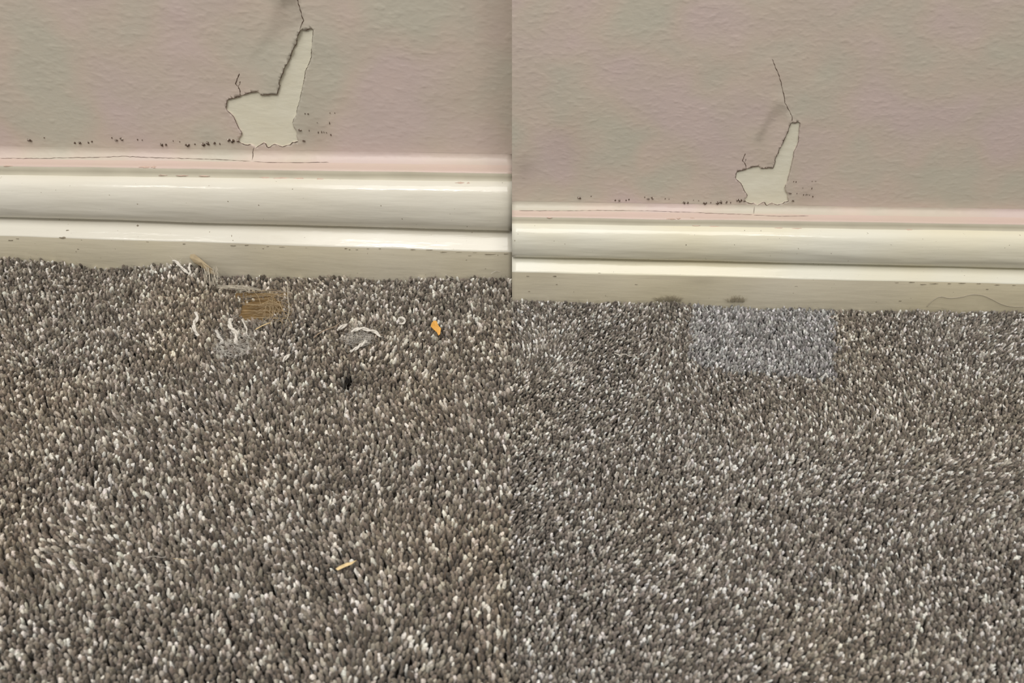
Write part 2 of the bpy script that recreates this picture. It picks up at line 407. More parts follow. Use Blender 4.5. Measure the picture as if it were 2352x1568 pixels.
def dress_wall(S, wall, mp, k, top_crack, ledge_crack):
    sd = 1
    for key, (pl, wd) in CRACKS.items():
        ribbon(S, 'crack', jag(pl, 0.5, sd, 3, False), wd*k, wall, M_CRACK, 0.0001*k, mp, sd); sd += 1
    ribbon(S, 'crack', jag(top_crack, 0.9*k, 21, 4, False), 0.00042*k, wall, M_CRACK, 0.0001*k, same, 9)
    for (a, b, wd) in (((740,1305),(540,1328),.0004),((500,1298),(385,1265),.00035),((415,1215),(275,985),.0003),((275,985),(290,893),.0004),((290,893),(400,865),.00042),((430,850),(555,820),.00038),
                       ((582,853),(732,850),.0004),((732,850),(945,262),.00035),((985,270),(1058,262),.0005),((1058,262),(1046,380),.00015),((1042,430),(965,760),.0002),((965,760),(905,1020),.00012),
                       ((885,1060),(870,1100),.0002),((920,1272),(740,1305),.00036)):
        A = (450+a[0]/3.92, a[1]/3.92); B = (450+b[0]/3.92, b[1]/3.92)
        pl = outline_crack(A, B)
        if len(pl) > 1: ribbon(S, 'crack', pl, wd*k, wall, M_CRACK, 0.0001*k, mp, sd); sd += 1  # rim ribbons: dirt and the torn paint's shadow, painted as dark lines
    for (px, py, a, b) in CHIPS:
        q = mp((px, py)); c = snap(wall, [on_wall(S, *q)])[0]; s = 0.00034*k*0.82
        if a > 3.5:
            blob('paint_chip', c + Vector((0, -0.0003*k, 0)), a*s*0.9, b*s*0.9, 0.0009*k, M_CHIPW, wall, seed=sd, mat2=M_CRACK)
            for q2 in range(3):
                a0 = random.Random(sd*7+q2); cc = c + Vector((a0.uniform(-.2, 1)*a*s, -0.0004*k, a0.uniform(-1, .5)*b*s))
                blob('crack', cc, a*s*0.5, b*s*0.6, 0.0009*k, M_CRACK, wall, seed=sd+50+q2)
        else: blob('paint_chip', c + Vector((0, -0.0003*k, 0)), a*s*0.8, b*s*1.0, 0.0005*k, M_CRACK, wall, seed=sd)
        sd += 1
M_WALL_L = wall_material('pink_emulsion', 1.0); M_WALL_R = wall_material('pink_emulsion_right', 0.76)
M_GL_L = gloss_material('cream_gloss', 1.0, (223, 218, 203), (229, 226, 215)); M_GL_R = gloss_material('cream_gloss_right', 0.76, (227, 220, 194), (228, 226, 212))
M_AGED = gloss_material('aged_cream_gloss', 1.0, (207, 198, 172), (211, 204, 186))
M_ST = plain('shaded_cream_strip', (196, 190, 172), 0.35, 0.06, 40)  # shade of the front-facing strip put into a greyer cream
M_PINK_L = (lambda m: m.done(m.ramp(m.noise(m.coords(), 20, 3), [(0.3, lin((207, 190, 176))), (0.7, lin((210, 188, 180)))]), 0.35, m.bump(m.noise(m.coords((1, 3, 3)), 120, 3), 0.5, 0.0006), 0.4))(NT('pink_paint_on_board'))

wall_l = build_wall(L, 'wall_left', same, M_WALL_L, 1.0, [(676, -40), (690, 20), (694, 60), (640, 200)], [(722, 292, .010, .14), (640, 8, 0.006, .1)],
    [([(640,-30),(683,-30),(688,14),(664,10),(648,18)], 0.34), ([(636,-10),(682,-30),(690,25),(692,58),(664,66),(640,80),(606,108),(572,140),(588,108),(618,68)], 0.17)])  # brown smear at the top, then the blister's shade painted along the crack
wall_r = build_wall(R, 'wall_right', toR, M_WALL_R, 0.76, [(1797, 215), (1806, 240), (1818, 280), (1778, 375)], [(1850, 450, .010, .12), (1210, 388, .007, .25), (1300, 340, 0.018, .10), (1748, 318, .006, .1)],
    [([(1784,238),(1804,232),(1813,256),(1790,264),(1768,288),(1746,322),(1734,322),(1752,290),(1764,262)], 0.24)])  # painted shade of the lifted sheet beside the crack
dress_wall(L, wall_l, same, 1.0, [(680, -12), (686, 8), (690, 22), (694, 36), (697, 47), (692, 58), (690, 66)], [(0,363),(60,364),(130,363),(200,362),(280,359),(350,362),(430,364),(500,366),(575,369)])
dress_wall(R, wall_r, toR, 0.76, [(1774,135),(1780,152),(1788,170),(1795,193),(1799,212),(1803,236),(1809,248),(1816,260),(1820,270),(1818,280)], [(1192,484),(1300,484),(1390,483),(1480,484),(1570,487),(1640,490),(1728,493)])
board_l = build_board(L, 'baseboard_left', M_PINK_L, M_GL_L, M_ST)
board_r = build_board(R, 'baseboard_right', M_PINK_L, M_GL_R, M_ST)

def on_board(S, px, py, lift=0.0):
    """where the sight line through a pixel meets the board"""
    x = x_at(px, S.D[0], 0.04); tn = tan_at(py); hit = None; nrm = None
    for _ in range(4):
        prof = [p for p, m in profile(S, x)]
        for i in range(1, len(prof)-1):
            fa = prof[i].z - (CAM_H - prof[i].y*tn); fb = prof[i+1].z - (CAM_H - prof[i+1].y*tn)
            if fa*fb <= 0 and abs(fa-fb) > 1e-9:
                hit = prof[i].lerp(prof[i+1], fa/(fa-fb)); nrm = Vector((0, -(prof[i+1].z-prof[i].z), prof[i+1].y-prof[i].y)).normalized(); break
        if hit is None: return None, None
        x = x_at(px, hit.y, hit.z)
    if hit is None: return None, None
    hit.x = x
    return hit + nrm*lift, nrm
def board_line(S, pl, wd, name, parent, mat, seed=0, lift=0.0002):
    P = [on_board(S, *p)[0] for p in pl]; P = [p + Vector((0, -lift, lift)) for p in P if p is not None]
    return ribbon(S, name, [tuple(p) for p in P], wd, parent, mat, 0.0, same, seed)
board_line(L, jag([(0,363),(60,364),(130,363),(200,362),(280,359),(350,362),(430,364),(500,366),(575,370)], .6, 5, 6, False), 0.00022, 'crack', board_l, M_CRACK, 3)
board_line(L, jag([(581,371),(620,373),(680,373.5),(755,372.5)], .3, 6, 6, False), 0.00022, 'crack', board_l, M_CRACK, 4)
board_line(R, jag([(1192,484),(1300,484),(1390,483),(1480,484),(1570,487),(1640,490),(1728,493)], .4, 7, 6, False), 0.00016, 'crack', board_r, M_CRACK, 5)
board_line(R, jag([(1731,494),(1790,496.5),(1857,495.5)], .25, 8, 6, False), 0.00018, 'crack', board_r, M_CRACK, 6)
rs = random.Random(77)
def scuffs(S, parent, lst, mat, k):
    for i, (px, py, a, b) in enumerate(lst):
        h, nrm = on_board(S, px, py)
        if h is None: continue
        s = 0.00034*k
        blob('scuff_mark', h + nrm*0.00005, a*s, b*s, 0.00018, mat, parent, normal=nrm, seed=i*3+int(px))
scuffs(L, board_l, [(25,552,7,1.5),(40,548,4,1),(145,546,8,2.5),(180,572,3,1.5),(188,551,4,1.2),(262,552,9,1.5),(284,553,4,1.6),(340,555,5,1),(422,560,4,1),(536,564,6,1.2),(566,563,7,1.3),
   (605,571,3,1.2),(617,566,5,1.3),(655,567,13,.9),(683,568,4,.8),(705,569,5,.8),(795,571,5,1.5),(803,573,3,1.2),(820,573,4,.8),(845,571,3,.7),(872,571,4,.8),(950,573,8,.9),(990,574,10,.8),(1025,579,16,1),(1060,579,13,.9),(1093,580,7,.8),(1130,584,16,.9),(1162,583,7,.8),
   (1080,587,7,.8),(1072,597,2.5,1),(1115,617,2,1),(155,529,4,1.5),(316,518,4,3),(524,462,1.6,1.6),(594,471,1.6,1.6),(532,541,1,2.5),(535,552,1.5,1),(672,434,1.2,1.2)], M_SCUFF, 1.0)
scuffs(R, board_r, [(1212,634,5,1),(1274,634,5,1.6),(1275,634.5,4,1),(1376,627,8,.8),(1216,669,4,1.2),(1318,670,1.2,1.2),(1279,653,3,1),(1576,562,1.5,1.5),(1687,562,1.5,1.5),(1748,530,1.3,1.6),(1710,529,1.3,1.3),
   (1829,657,5,1.2),(1868,642,3,.8),(2060,649,5,.8),(2095,648,9,.8),(2120,653,9,.8),(2145,651,11,.9),(2180,651,6,.7),(2210,650,9,.8),(2248,651,6,.8),(2290,654,9,1),(2330,655,7,1),(2068,691,4,1.3),(2013,693,2,.8),(2268,664,4,1),(1948,599,1.5,.8),(1462,653,5,1)], M_SCUFF, 0.76)
M_PINKCHIP = plain('pink_paint_edge', (205, 180, 165), 0.4, 0.08)
def chips(S, parent, lst, k):
    for i, (px, py, a, b) in enumerate(lst):
        h, nrm = on_board(S, px, py)
        if h is not None: blob('paint_drip', h + nrm*0.0001, a*0.00034*k, b*0.00034*k, 0.0004, M_PINKCHIP, parent, normal=nrm, seed=i*5+int(px))
board_line(L, jag([(582,342),(581,350),(581,358),(579,368)], .4, 4, 4, False), 0.0003, 'crack', board_l, M_CRACK, 13)
board_line(R, jag([(1733,474),(1732,481),(1731,491)], .3, 4, 4, False), 0.0002, 'crack', board_r, M_CRACK, 14)
chips(L, board_l, [(335,384,16,3),(353,383,7,4.5),(375,402,12,1.4),(420,403,14,1.6),(470,404,12,1.5),(610,408,14,1.8),(650,409,18,2),(690,410,16,2),(735,411,12,1.5),(1058,420,12,2.2),(1076,420,4,2),(20,381,14,1.5)], 1.0)
chips(R, board_r, [(1545,503,16,2.6),(1558,502,6,3.5),(1590,501,7,1.2),(1600,518,12,1.3),(1640,520,16,1.4),(1790,524,14,1.4),(1830,525,14,1.5),(2088,528,10,1.8),(1262,500,8,1.5)], 0.76)

# ------------------------------------------------------------------ carpets
def pile_material(name):
    m = NT(name); at = m.n('ShaderNodeVertexColor', layer_name='tuft')
    v = m.coords(); f = m.noise(v, 1500, 2, 0.6)
    c = m.mix(1.0, at.outputs['Color'], m.ramp(f, [(0.3, (0.68, 0.68, 0.68)), (0.7, (1.22, 1.22, 1.22))]), 'MULTIPLY')
    mt = m.done(c, 0.75, m.bump(f, 0.8, 0.0007), 0.25)
    m.b.inputs['Sheen Weight'].default_value = 0.25; m.b.inputs['Sheen Roughness'].default_value = 0.5
    return mt
M_PILE = pile_material('cut_pile_yarn')
M_BACK = plain('carpet_backing', (52, 45, 38), 0.95)
M_SUB = plain('underlay', (60, 52, 44), 0.95)

NB = 5
def build_tufts(name, P, rad, hgt, lean, colr, parent):
    """P: Nx3 tip positions, each tuft a bent, fat-ended twist of yarn, one merged mesh"""
    N = len(P); S = 6; rings = [(0.0, 0.55), (0.45, 0.80), (0.74, 1.05), (0.88, 0.90), (0.965, 0.52)]
    nr = len(rings); nvt = nr*S + 1
    a = np.arange(S)*2*np.pi/S
    V = np.zeros((N, nvt, 3)); ph = RNG.uniform(0, 6.28, N); ov = RNG.uniform(0.62, 1.0, N)
    wob = RNG.normal(0, 0.25, (N, nr, 2))
    for r, (t, s) in enumerate(rings):
        q = t**1.7
        cx = P[:, 0] - lean[:, 0]*(1-q) + wob[:, r, 0]*rad*0.6; cy = P[:, 1] - lean[:, 1]*(1-q) + wob[:, r, 1]*rad*0.6; cz = P[:, 2] - hgt*(1-t)
        tw = ph + t*1.5
        lob = 1 + RNG.uniform(-0.28, 0.26, (N, S))
        ex = np.cos(a[None, :] + 0*ph[:, None])*(rad*s)[:, None]*lob; ey = np.sin(a[None, :])*(rad*s*ov)[:, None]*lob
        V[:, r*S:(r+1)*S, 0] = cx[:, None] + ex*np.cos(tw)[:, None] - ey*np.sin(tw)[:, None]
        V[:, r*S:(r+1)*S, 1] = cy[:, None] + ex*np.sin(tw)[:, None] + ey*np.cos(tw)[:, None]
        V[:, r*S:(r+1)*S, 2] = cz[:, None] + RNG.uniform(-0.2, 0.2, (N, S))*rad[:, None]
    V[:, -1, :] = P + np.stack([lean[:, 0]*0.1, lean[:, 1]*0.1, 0*rad + 0.05*rad], 1)
    quads = []; tris = []
    for r in range(nr-1):
        for i in range(S): quads.append((r*S+i, r*S+(i+1) % S, (r+1)*S+(i+1) % S, (r+1)*S+i))
    for i in range(S): tris.append(((nr-1)*S+i, (nr-1)*S+(i+1) % S, nvt-1))
    quads = np.array(quads); tris = np.array(tris); off = (np.arange(N)*nvt)
    Q = (quads[None] + off[:, None, None]).reshape(-1, 4); T = (tris[None] + off[:, None, None]).reshape(-1, 3)
    me = bpy.data.meshes.new(name); me.vertices.add(N*nvt); me.vertices.foreach_set('co', V.astype(np.float32).ravel())
    nl = Q.size + T.size; me.loops.add(nl); me.loops.foreach_set('vertex_index', np.concatenate([Q.ravel(), T.ravel()]).astype(np.int32))
    me.polygons.add(len(Q)+len(T))
    ls = np.concatenate([np.arange(len(Q))*4, len(Q)*4 + np.arange(len(T))*3]).astype(np.int32)
    me.polygons.foreach_set('loop_start', ls)
    me.polygons.foreach_set('use_smooth', np.ones(len(Q)+len(T), bool)); me.update(calc_edges=True); me.validate()
    ca = me.color_attributes.new('tuft', 'FLOAT_COLOR', 'POINT')
    C = np.ones((N, nvt, 4)); C[:, :, :3] = colr[:, None, :]
    ca.data.foreach_set('color', C.astype(np.float32).ravel())
    me.materials.append(M_PILE)
    # loose single fibres standing out of some tufts
    fi = RNG.choice(N, int(N*0.5), replace=False); nf = len(fi)
    FV = np.zeros((nf, 9, 3)); b0 = P[fi] - np.array([0, 0, 0.0008]); dr = RNG.normal(0, 1, (nf, 3)); dr[:, 2] = np.abs(dr[:, 2])*0.5 + 0.15
    dr *= (RNG.uniform(0.7, 1.9, nf)*rad[fi]/np.linalg.norm(dr, axis=1))[:, None]*1.3; sd_ = RNG.normal(0, 0.35, (nf, 3))*rad[fi][:, None]
    for r, t in enumerate((0.0, 0.55, 1.0)):
        c0 = b0 + dr*t*1.5 + sd_*math.sin(math.pi*t)
        for k in range(3):
            FV[:, r*3+k] = c0 + np.array([math.cos(k*2.094), math.sin(k*2.094), 0.4*math.sin(k*2.1+1)])*(0.00007, 0.00006, 0.00003)[r]
    ff = np.array([(r*3+k, r*3+(k+1) % 3, (r+1)*3+(k+1) % 3, (r+1)*3+k) for r in range(2) for k in range(3)])
    FQ = (ff[None] + (np.arange(nf)*9)[:, None, None]).reshape(-1, 4)
    fm_ = bpy.data.meshes.new('fibres'); fm_.vertices.add(nf*9); fm_.vertices.foreach_set('co', FV.astype(np.float32).ravel())
    fm_.loops.add(FQ.size); fm_.loops.foreach_set('vertex_index', FQ.ravel().astype(np.int32)); fm_.polygons.add(len(FQ))
    fm_.polygons.foreach_set('loop_start', (np.arange(len(FQ))*4).astype(np.int32)); fm_.update(calc_edges=True)
    cb = fm_.color_attributes.new('tuft', 'FLOAT_COLOR', 'POINT'); CC = np.ones((nf, 9, 4)); CC[:, :, :3] = np.minimum(1, colr[fi]*1.25)[:, None, :]
    cb.data.foreach_set('color', CC.astype(np.float32).ravel())
    bmj = bmesh.new(); bmj.from_mesh(me); bmj.from_mesh(fm_); bmj.to_mesh(me); bmj.free(); bpy.data.meshes.remove(fm_)
    o = bpy.data.objects.new(name, me); COL.objects.link(o); o.parent = parent; o['kind'] = 'stuff'
    return o

def vnoise(x, y, s, seed):
    rng = np.random.default_rng(seed); G = rng.uniform(-1, 1, (64, 64))
    u = (x/s) % 63; v = (y/s) % 63; i = np.floor(u).astype(int); j = np.floor(v).astype(int); fu = u-i; fv = v-j
    fu = fu*fu*(3-2*fu); fv = fv*fv*(3-2*fv)
    return (G[i, j]*(1-fu)+G[(i+1) % 64, j]*fu)*(1-fv) + (G[i, (j+1) % 64]*(1-fu)+G[(i+1) % 64, (j+1) % 64]*fu)*fv

def grid(x0, x1, y0, y1, sp):
    ys = np.arange(y0, y1, sp*0.87); out = []
    for i, y in enumerate(ys):
        xs = np.arange(x0 + (sp/2 if i % 2 else 0), x1, sp); out.append(np.stack([xs, np.full(len(xs), y)], 1))
    P = np.concatenate(out); return P + RNG.uniform(-0.33, 0.33, P.shape)*sp

PAL = np.array([lin((100, 91, 80)), lin((126, 116, 104)), lin((154, 144, 131)), lin((194, 186, 174)), lin((240, 236, 227))])
PAL2 = np.array([lin((108, 105, 102)), lin((134, 131, 129)), lin((160, 158, 156)), lin((190, 189, 188)), lin((230, 229, 229))])
PALR = PAL*0.965*np.array([[0.975, 1.0, 1.045]])
def colours(N, pal, p=(0.2, 0.3, 0.25, 0.15, 0.10)):
    i = RNG.choice(5, N, p=p); return pal[i]*RNG.uniform(0.82, 1.18, (N, 1))*RNG.uniform(0.97, 1.03, (N, 3))

HOLES_L = [on_floor(600, 697), on_floor(792, 872)]
wood_c = on_floor(602, 695)
# ---- left carpet: worn, with the torn place by the board
sp = 0.0027
P = grid(-0.66, -0.0004, 0.10, 0.62, sp); fy = np.array([front_y(L, x) for x in P[:, 0]])
P = P[P[:, 1] < fy - 0.0012]; fy = np.array([front_y(L, x) for x in P[:, 0]]); d = fy - P[:, 1]
def ellipse(P, px, py, rx, ry):
    c = on_floor(px, py); sc = F/(c.y*math.cos(PITCH)+CAM_H*math.sin(PITCH))
    return ((P[:, 0]-c.x)/(rx/sc))**2 + ((P[:, 1]-c.y)/(ry/sc/math.sin(PITCH)*1.0))**2
def edge_drop(P, d, S, ctrl):
    """how far the pile sits below its level right at the board"""
    xs = [x_at(px, front_y(S, 0)+0, 0) for px, _ in ctrl]; hs = [h for _, h in ctrl]
    return np.interp(P[:, 0], xs, hs)
drop = edge_drop(P, d, L, [(0, 0), (100, .001), (190, .007), (225, .0075), (280, .004), (350, .001), (430, -.001), (450, .000), (480, .009), (560, .009), (700, .008), (800, .006), (880, .007), (1000, .003), (1176, .001)])
z = 0.0 - drop*np.exp(-(d/0.030)**2) + vnoise(P[:, 0], P[:, 1], 0.03, 3)*0.0010 + vnoise(P[:, 0], P[:, 1], 0.011, 4)*0.0007 + RNG.normal(0, 0.0007, len(P))
wood = ellipse(P, 598, 697, 50, 30); trench = np.minimum(ellipse(P, 560, 652, 110, 16), ellipse(P, 500, 640, 40, 16)); burn = ellipse(P, 795, 868, 20, 20)
z -= 0.003*np.exp(-np.maximum(wood-1, 0)*1.2) + 0.004*np.exp(-trench*0.7) + 0.007*np.exp(-burn)
keep = (wood > 1.0)  & ~((burn < 0.45))
P = P[keep]; z = z[keep]; d = d[keep]; burn = burn[keep]; N = len(P)
la = vnoise(P[:, 0], P[:, 1], 0.05, 8)*2.4 + 1.2; lm = 0.0024*(0.7 + 0.6*vnoise(P[:, 0], P[:, 1], 0.04, 9))
lean = np.stack([np.cos(la)*lm, np.sin(la)*lm], 1)*0.7 + RNG.normal(0, 0.0010, (N, 2))
lean[:, 1] = np.where(d < 0.006, -np.abs(lean[:, 1]), lean[:, 1])
col = colours(N, PAL)
warm = np.clip(vnoise(P[:, 0], P[:, 1], 0.06, 12), 0, 1)[:, None]*0.16
col = col*(1 - warm*np.array([[0.0, 0.35, 0.9]]))
col *= (1 - 0.75*np.exp(-burn[:, None]*1.1))
carpet_l = mesh_obj('carpet', [(-0.80, -0.10, -0.021), (0, -0.10, -0.021), (0, 0.640, -0.021), (-0.80, 0.640, -0.021),
                          (-0.80, -0.10, -0.024), (0, -0.10, -0.024), (0, 0.640, -0.024), (-0.80, 0.640, -0.024)],
                          [(0, 1, 2, 3), (7, 6, 5, 4), (0, 4, 5, 1), (1, 5, 6, 2), (2, 6, 7, 3), (3, 7, 4, 0)], M_BACK, smooth=False)
tag(carpet_l, 'worn brown and grey flecked carpet with a torn spot beside the board, left half', 'carpet')
build_tufts('pile', np.stack([P[:, 0], P[:, 1], z], 1), RNG.uniform(0.40, 0.60, N)*sp, np.full(N, 0.0125), lean, col, carpet_l)

# ---- right carpet and its inset patch
sp = 0.00215
P = grid(0.0006, 0.62, 0.10, 0.56, sp); fy = np.array([front_y(R, x) for x in P[:, 0]])
P = P[P[:, 1] < fy - 0.0010]; fy = np.array([front_y(R, x) for x in P[:, 0]]); d = fy - P[:, 1]
q = [on_floor(*p) for p in ((1588, 692), (1915, 700), (1922, 872), (1588, 838))]
def in_quad(P, q):
    ins = np.ones(len(P), bool); jit = vnoise(P[:, 0], P[:, 1], 0.008, 31)*0.0035 + RNG.normal(0, 0.0016, len(P))
    for i in range(4):
        a, b = q[i], q[(i+1) % 4]; cr = ((b.x-a.x)*(P[:, 1]-a.y) - (b.y-a.y)*(P[:, 0]-a.x))/math.hypot(b.x-a.x, b.y-a.y)
        ins &= (cr < jit if i != 0 else cr < 0.02)
    return ins
inp = in_quad(P, q)
drop = edge_drop(P, d, R, [(1176, .000), (1350, .001), (1480, .0), (1540, -.002), (1600, .0005), (1640, .002), (1690, .001), (1730, .0035), (1900, .002), (2000, .003), (2100, .001), (2352, 0)])
z = -drop*np.exp(-(d/0.015)**2) + vnoise(P[:, 0], P[:, 1], 0.03, 5)*0.0008 + vnoise(P[:, 0], P[:, 1], 0.009, 6)*0.0005 + RNG.normal(0, 0.0005, len(P)) + inp*0.0006
def side(P, z, d, m, pal, cp, seed, name, parent, lmag):
    P = P[m]; z = z[m]; d = d[m]; N = len(P)
    la = vnoise(P[:, 0], P[:, 1], 0.07, seed)*1.6 + (1.0 if seed == 20 else 2.0); lm = lmag*(0.8 + 0.6*vnoise(P[:, 0], P[:, 1], 0.04, seed+1))
    lean = np.stack([np.cos(la)*lm, np.sin(la)*lm], 1) + RNG.normal(0, 0.0009, (N, 2))
    col = colours(N, pal, cp)
    if seed == 20:
        warm = np.clip(vnoise(P[:, 0], P[:, 1], 0.08, 13), 0, 1)[:, None]*0.12; col = col*(1 - warm*np.array([[0.0, 0.25, 0.8]]))
    return build_tufts(name, np.stack([P[:, 0], P[:, 1], z], 1), RNG.uniform(0.37, 0.57, N)*sp, np.full(N, 0.0075), lean, col, parent)
def slab(name, x0, x1, y0, y1, z0, z1, mat):
    return mesh_obj(name, [(x0,y0,z1),(x1,y0,z1),(x1,y1,z1),(x0,y1,z1),(x0,y0,z0),(x1,y0,z0),(x1,y1,z0),(x0,y1,z0)],
        [(0,1,2,3),(7,6,5,4),(0,4,5,1),(1,5,6,2),(2,6,7,3),(3,7,4,0)], mat, smooth=False)
qx0, qx1 = min(v.x for v in q), max(v.x for v in q); qy0 = min(v.y for v in q)
_V = []; _F = []
for zz in (-0.0085, -0.013):
    _V += [(0.0005, -.10, zz), (0.80, -.10, zz), (0.80, 0.60, zz), (qx1+.0006, 0.60, zz), (qx1+.0006, qy0-.0006, zz), (qx0-.0006, qy0-.0006, zz), (qx0-.0006, 0.60, zz), (0.0005, 0.60, zz)]
_F = [(0, 5, 6, 7), (0, 1, 4, 5), (1, 2, 3, 4)]; _F += [tuple(i+8 for i in reversed(f)) for f in _F] + [(i, i+8, (i+1) % 8+8, (i+1) % 8) for i in range(8)]
_V = [(a_, b_, c_ if c_ > -0.01 else -0.024) for a_, b_, c_ in _V]
carpet_r = mesh_obj('carpet', _V, _F, M_BACK, smooth=False)
tag(carpet_r, 'fine brown and grey flecked carpet around the pale inset square, right half', 'carpet')
side(P, z, d, ~inp, PALR, (0.18, 0.28, 0.26, 0.17, 0.11), 20, 'pile', carpet_r, 0.0016)
pq = slab('carpet_patch', min(v.x for v in q), max(v.x for v in q), min(v.y for v in q), min(max(v.y for v in q), front_y(R, 0.2)-0.002), -0.024, -0.0085, M_BACK)
tag(pq, 'pale blue-grey square carpet patch let in against the cream board', 'carpet patch')
side(P, z, d, inp, PAL2, (0.10, 0.28, 0.32, 0.20, 0.10), 24, 'pile', pq, 0.0012)
floor = slab('floor', -0.80, 0.80, -0.10, 0.70, -0.05, -0.0241, M_SUB); tag(floor, kind='structure')

# ------------------------------------------------------------------ torn place: wood strip and jute
M_WOOD = (lambda m: m.done(m.ramp(m.noise(m.coords((2, 14, 14)), 60, 4), [(0.3, lin((92, 72, 46))), (0.6, lin((128, 104, 68))), (0.8, lin((158, 134, 98)))]), 0.6, None, 0.3))(NT('raw_wood'))
a = on_floor(540, 672, -0.007); b = on_floor(690, 672, -0.007); c = on_floor(690, 742, -0.007); e = on_floor(540, 738, -0.007)
bm = bmesh.new(); vs = [bm.verts.new(v + Vector((0, 0, dz))) for dz in (0, -0.0025) for v in (e, c, b, a)]
for f in ((0, 1, 2, 3), (7, 6, 5, 4), (0, 4, 5, 1), (1, 5, 6, 2), (2, 6, 7, 3), (3, 7, 4, 0)): bm.faces.new([vs[i] for i in f])
bmesh.ops.bevel(bm, geom=list(bm.edges), offset=0.0006, segments=2, affect='EDGES')
me = bpy.data.meshes.new('wood_strip'); bm.to_mesh(me); bm.free(); me.materials.append(M_WOOD)
wo = bpy.data.objects.new('wood_strip', me); COL.objects.link(wo)
tag(wo, 'bare brown wooden strip showing through the torn hole in the left carpet', 'wood strip')

def catmull(P, m=6):
    out = []; Q = [P[0]] + P + [P[-1]]
    for i in range(1, len(Q)-2):
        for s in range(m):
            t = s/m; p0, p1, p2, p3 = Q[i-1], Q[i], Q[i+1], Q[i+2]
            out.append(0.5*((2*p1) + (p2-p0)*t + (2*p0-5*p1+4*p2-p3)*t*t + (3*p1-p0-3*p2+p3)*t**3))
    out.append(P[-1]); return out
class Tubes:
    def __init__(s): s.V = []; s.F = []
    def tube(s, P, r0, r1=None, n=6, flat=1.0, jit=0, seed=0, ends=0.3):
        rr = random.Random(seed); r1 = r0 if r1 is None else r1; m = len(P); b = len(s.V)
        for i, p in enumerate(P):
            t = (P[min(i+1, m-1)] - P[max(i-1, 0)]).normalized(); u = t.cross(Vector((0, 0, 1)))
            u = u.normalized() if u.length > 1e-4 else Vector((1, 0, 0)); v = u.cross(t).normalized()
            r = (r0 + (r1-r0)*i/max(1, m-1))*(1 + rr.uniform(-jit, jit)) * (ends if i in (0, m-1) else 1)
            for k in range(n):
                th = 2*math.pi*k/n; s.V.append(p + u*r*math.cos(th) + v*r*flat*math.sin(th))
        for i in range(m-1):
            for k in range(n): s.F.append((b+i*n+k, b+i*n+(k+1) % n, b+(i+1)*n+(k+1) % n, b+(i+1)*n+k))
        s.F.append(tuple(b+k for k in reversed(range(n)))); s.F.append(tuple(b+(m-1)*n+k for k in range(n)))
    def yarn(s, P, r, plies=3, turns=3.0, seed=0, fray=0):
        C = catmull(P, 8); m = len(C); rr = random.Random(seed)
        for q in range(plies):
            out = []
            for i, p in enumerate(C):
                t = (C[min(i+1, m-1)] - C[max(i-1, 0)]).normalized(); u = t.cross(Vector((0, 0, 1))).normalized(); v = u.cross(t)
                th = 2*math.pi*(q/plies + turns*i/m); taper = 0.55 + 0.45*math.sin(math.pi*min(1, max(0, (i+1)/(m+1))))
                out.append(p + (u*math.cos(th) + v*math.sin(th))*r*0.5*taper)
            s.tube(out, r*0.68, r*0.52, 8, 0.8, 0.26, seed+q)
        for q in range(fray):
            i = rr.randrange(m); p = C[i]; dr = Vector((rr.uniform(-1, 1), rr.uniform(-1, 1), rr.uniform(0, .7))).normalized()
            ln = rr.uniform(2.0, 5.0)*r; mid = p + dr*ln*0.6 + Vector((rr.uniform(-1, 1), rr.uniform(-1, 1), 0))*r*1.2
            s.tube(catmull([p, mid, p + dr*ln], 3), 0.00007, 0.00005, 4, seed=q)
    def build(s, name, mat, parent=None): return mesh_obj(name, s.V, s.F, mat, parent)
M_YARN = plain('white_yarn', (222, 217, 208), 0.8, 0.10, 900)
M_YARNG = plain('grey_yarn', (205, 201, 194), 0.85, 0.14, 900)
M_JUTE = plain('jute', (176, 156, 124), 0.8, 0.15, 700)
M_PALEHAIR = plain('pale_hair', (190, 182, 166), 0.6, 0.1, 700)
M_STRAW = plain('straw', (220, 196, 148), 0.6, 0.16, 500)
M_ORANGE = plain('orange_flake', (222, 166, 82), 0.55, 0.10, 260)

def fl(px, py, z=0.0012): return on_floor(px, py, z)
r_ = random.Random(5); T = Tubes()
for i in range(46):
    y0 = r_.uniform(672, 738); x0 = r_.uniform(545, 600) if r_.random() < 0.6 else r_.uniform(590, 630); x1 = r_.uniform(628, 672)
    bow = r_.uniform(-9, 6); zz = r_.uniform(-0.0062, -0.001)
    T.tube(catmull([fl(x0, y0, zz-0.0004), fl((x0*2+x1)/3, y0+bow*0.7, zz+r_.uniform(0, .0015)), fl((x0+2*x1)/3, y0+bow+r_.uniform(-3, 3), zz+r_.uniform(0, .002)), fl(x1, y0+r_.uniform(-6, 14), zz+0.001)], 5), r_.uniform(.00010, .00020), None, 5)
for i in range(14):
    x0 = r_.uniform(615, 665); T.tube(catmull([fl(x0, r_.uniform(675, 700), -.003), fl(x0+r_.uniform(-12, 12), 715, -.0005), fl(x0+r_.uniform(-28, 18), r_.uniform(735, 760), 0.0)], 5), .00013, None, 5)
for (pl) in ([(576, 664), (588, 674), (596, 688), (598, 700)], [(640, 690), (655, 722), (670, 745), (664, 758)], [(600, 700), (620, 690), (642, 700), (650, 716)]):
    T.tube(catmull([fl(x, y, 0.001) for x, y in pl], 6), .00018, None, 5)
jt = T.build('frayed_jute', M_JUTE); tag(jt, 'tangle of tan jute fibres frayed across the bare wooden strip', 'jute fibres', kind='stuff')

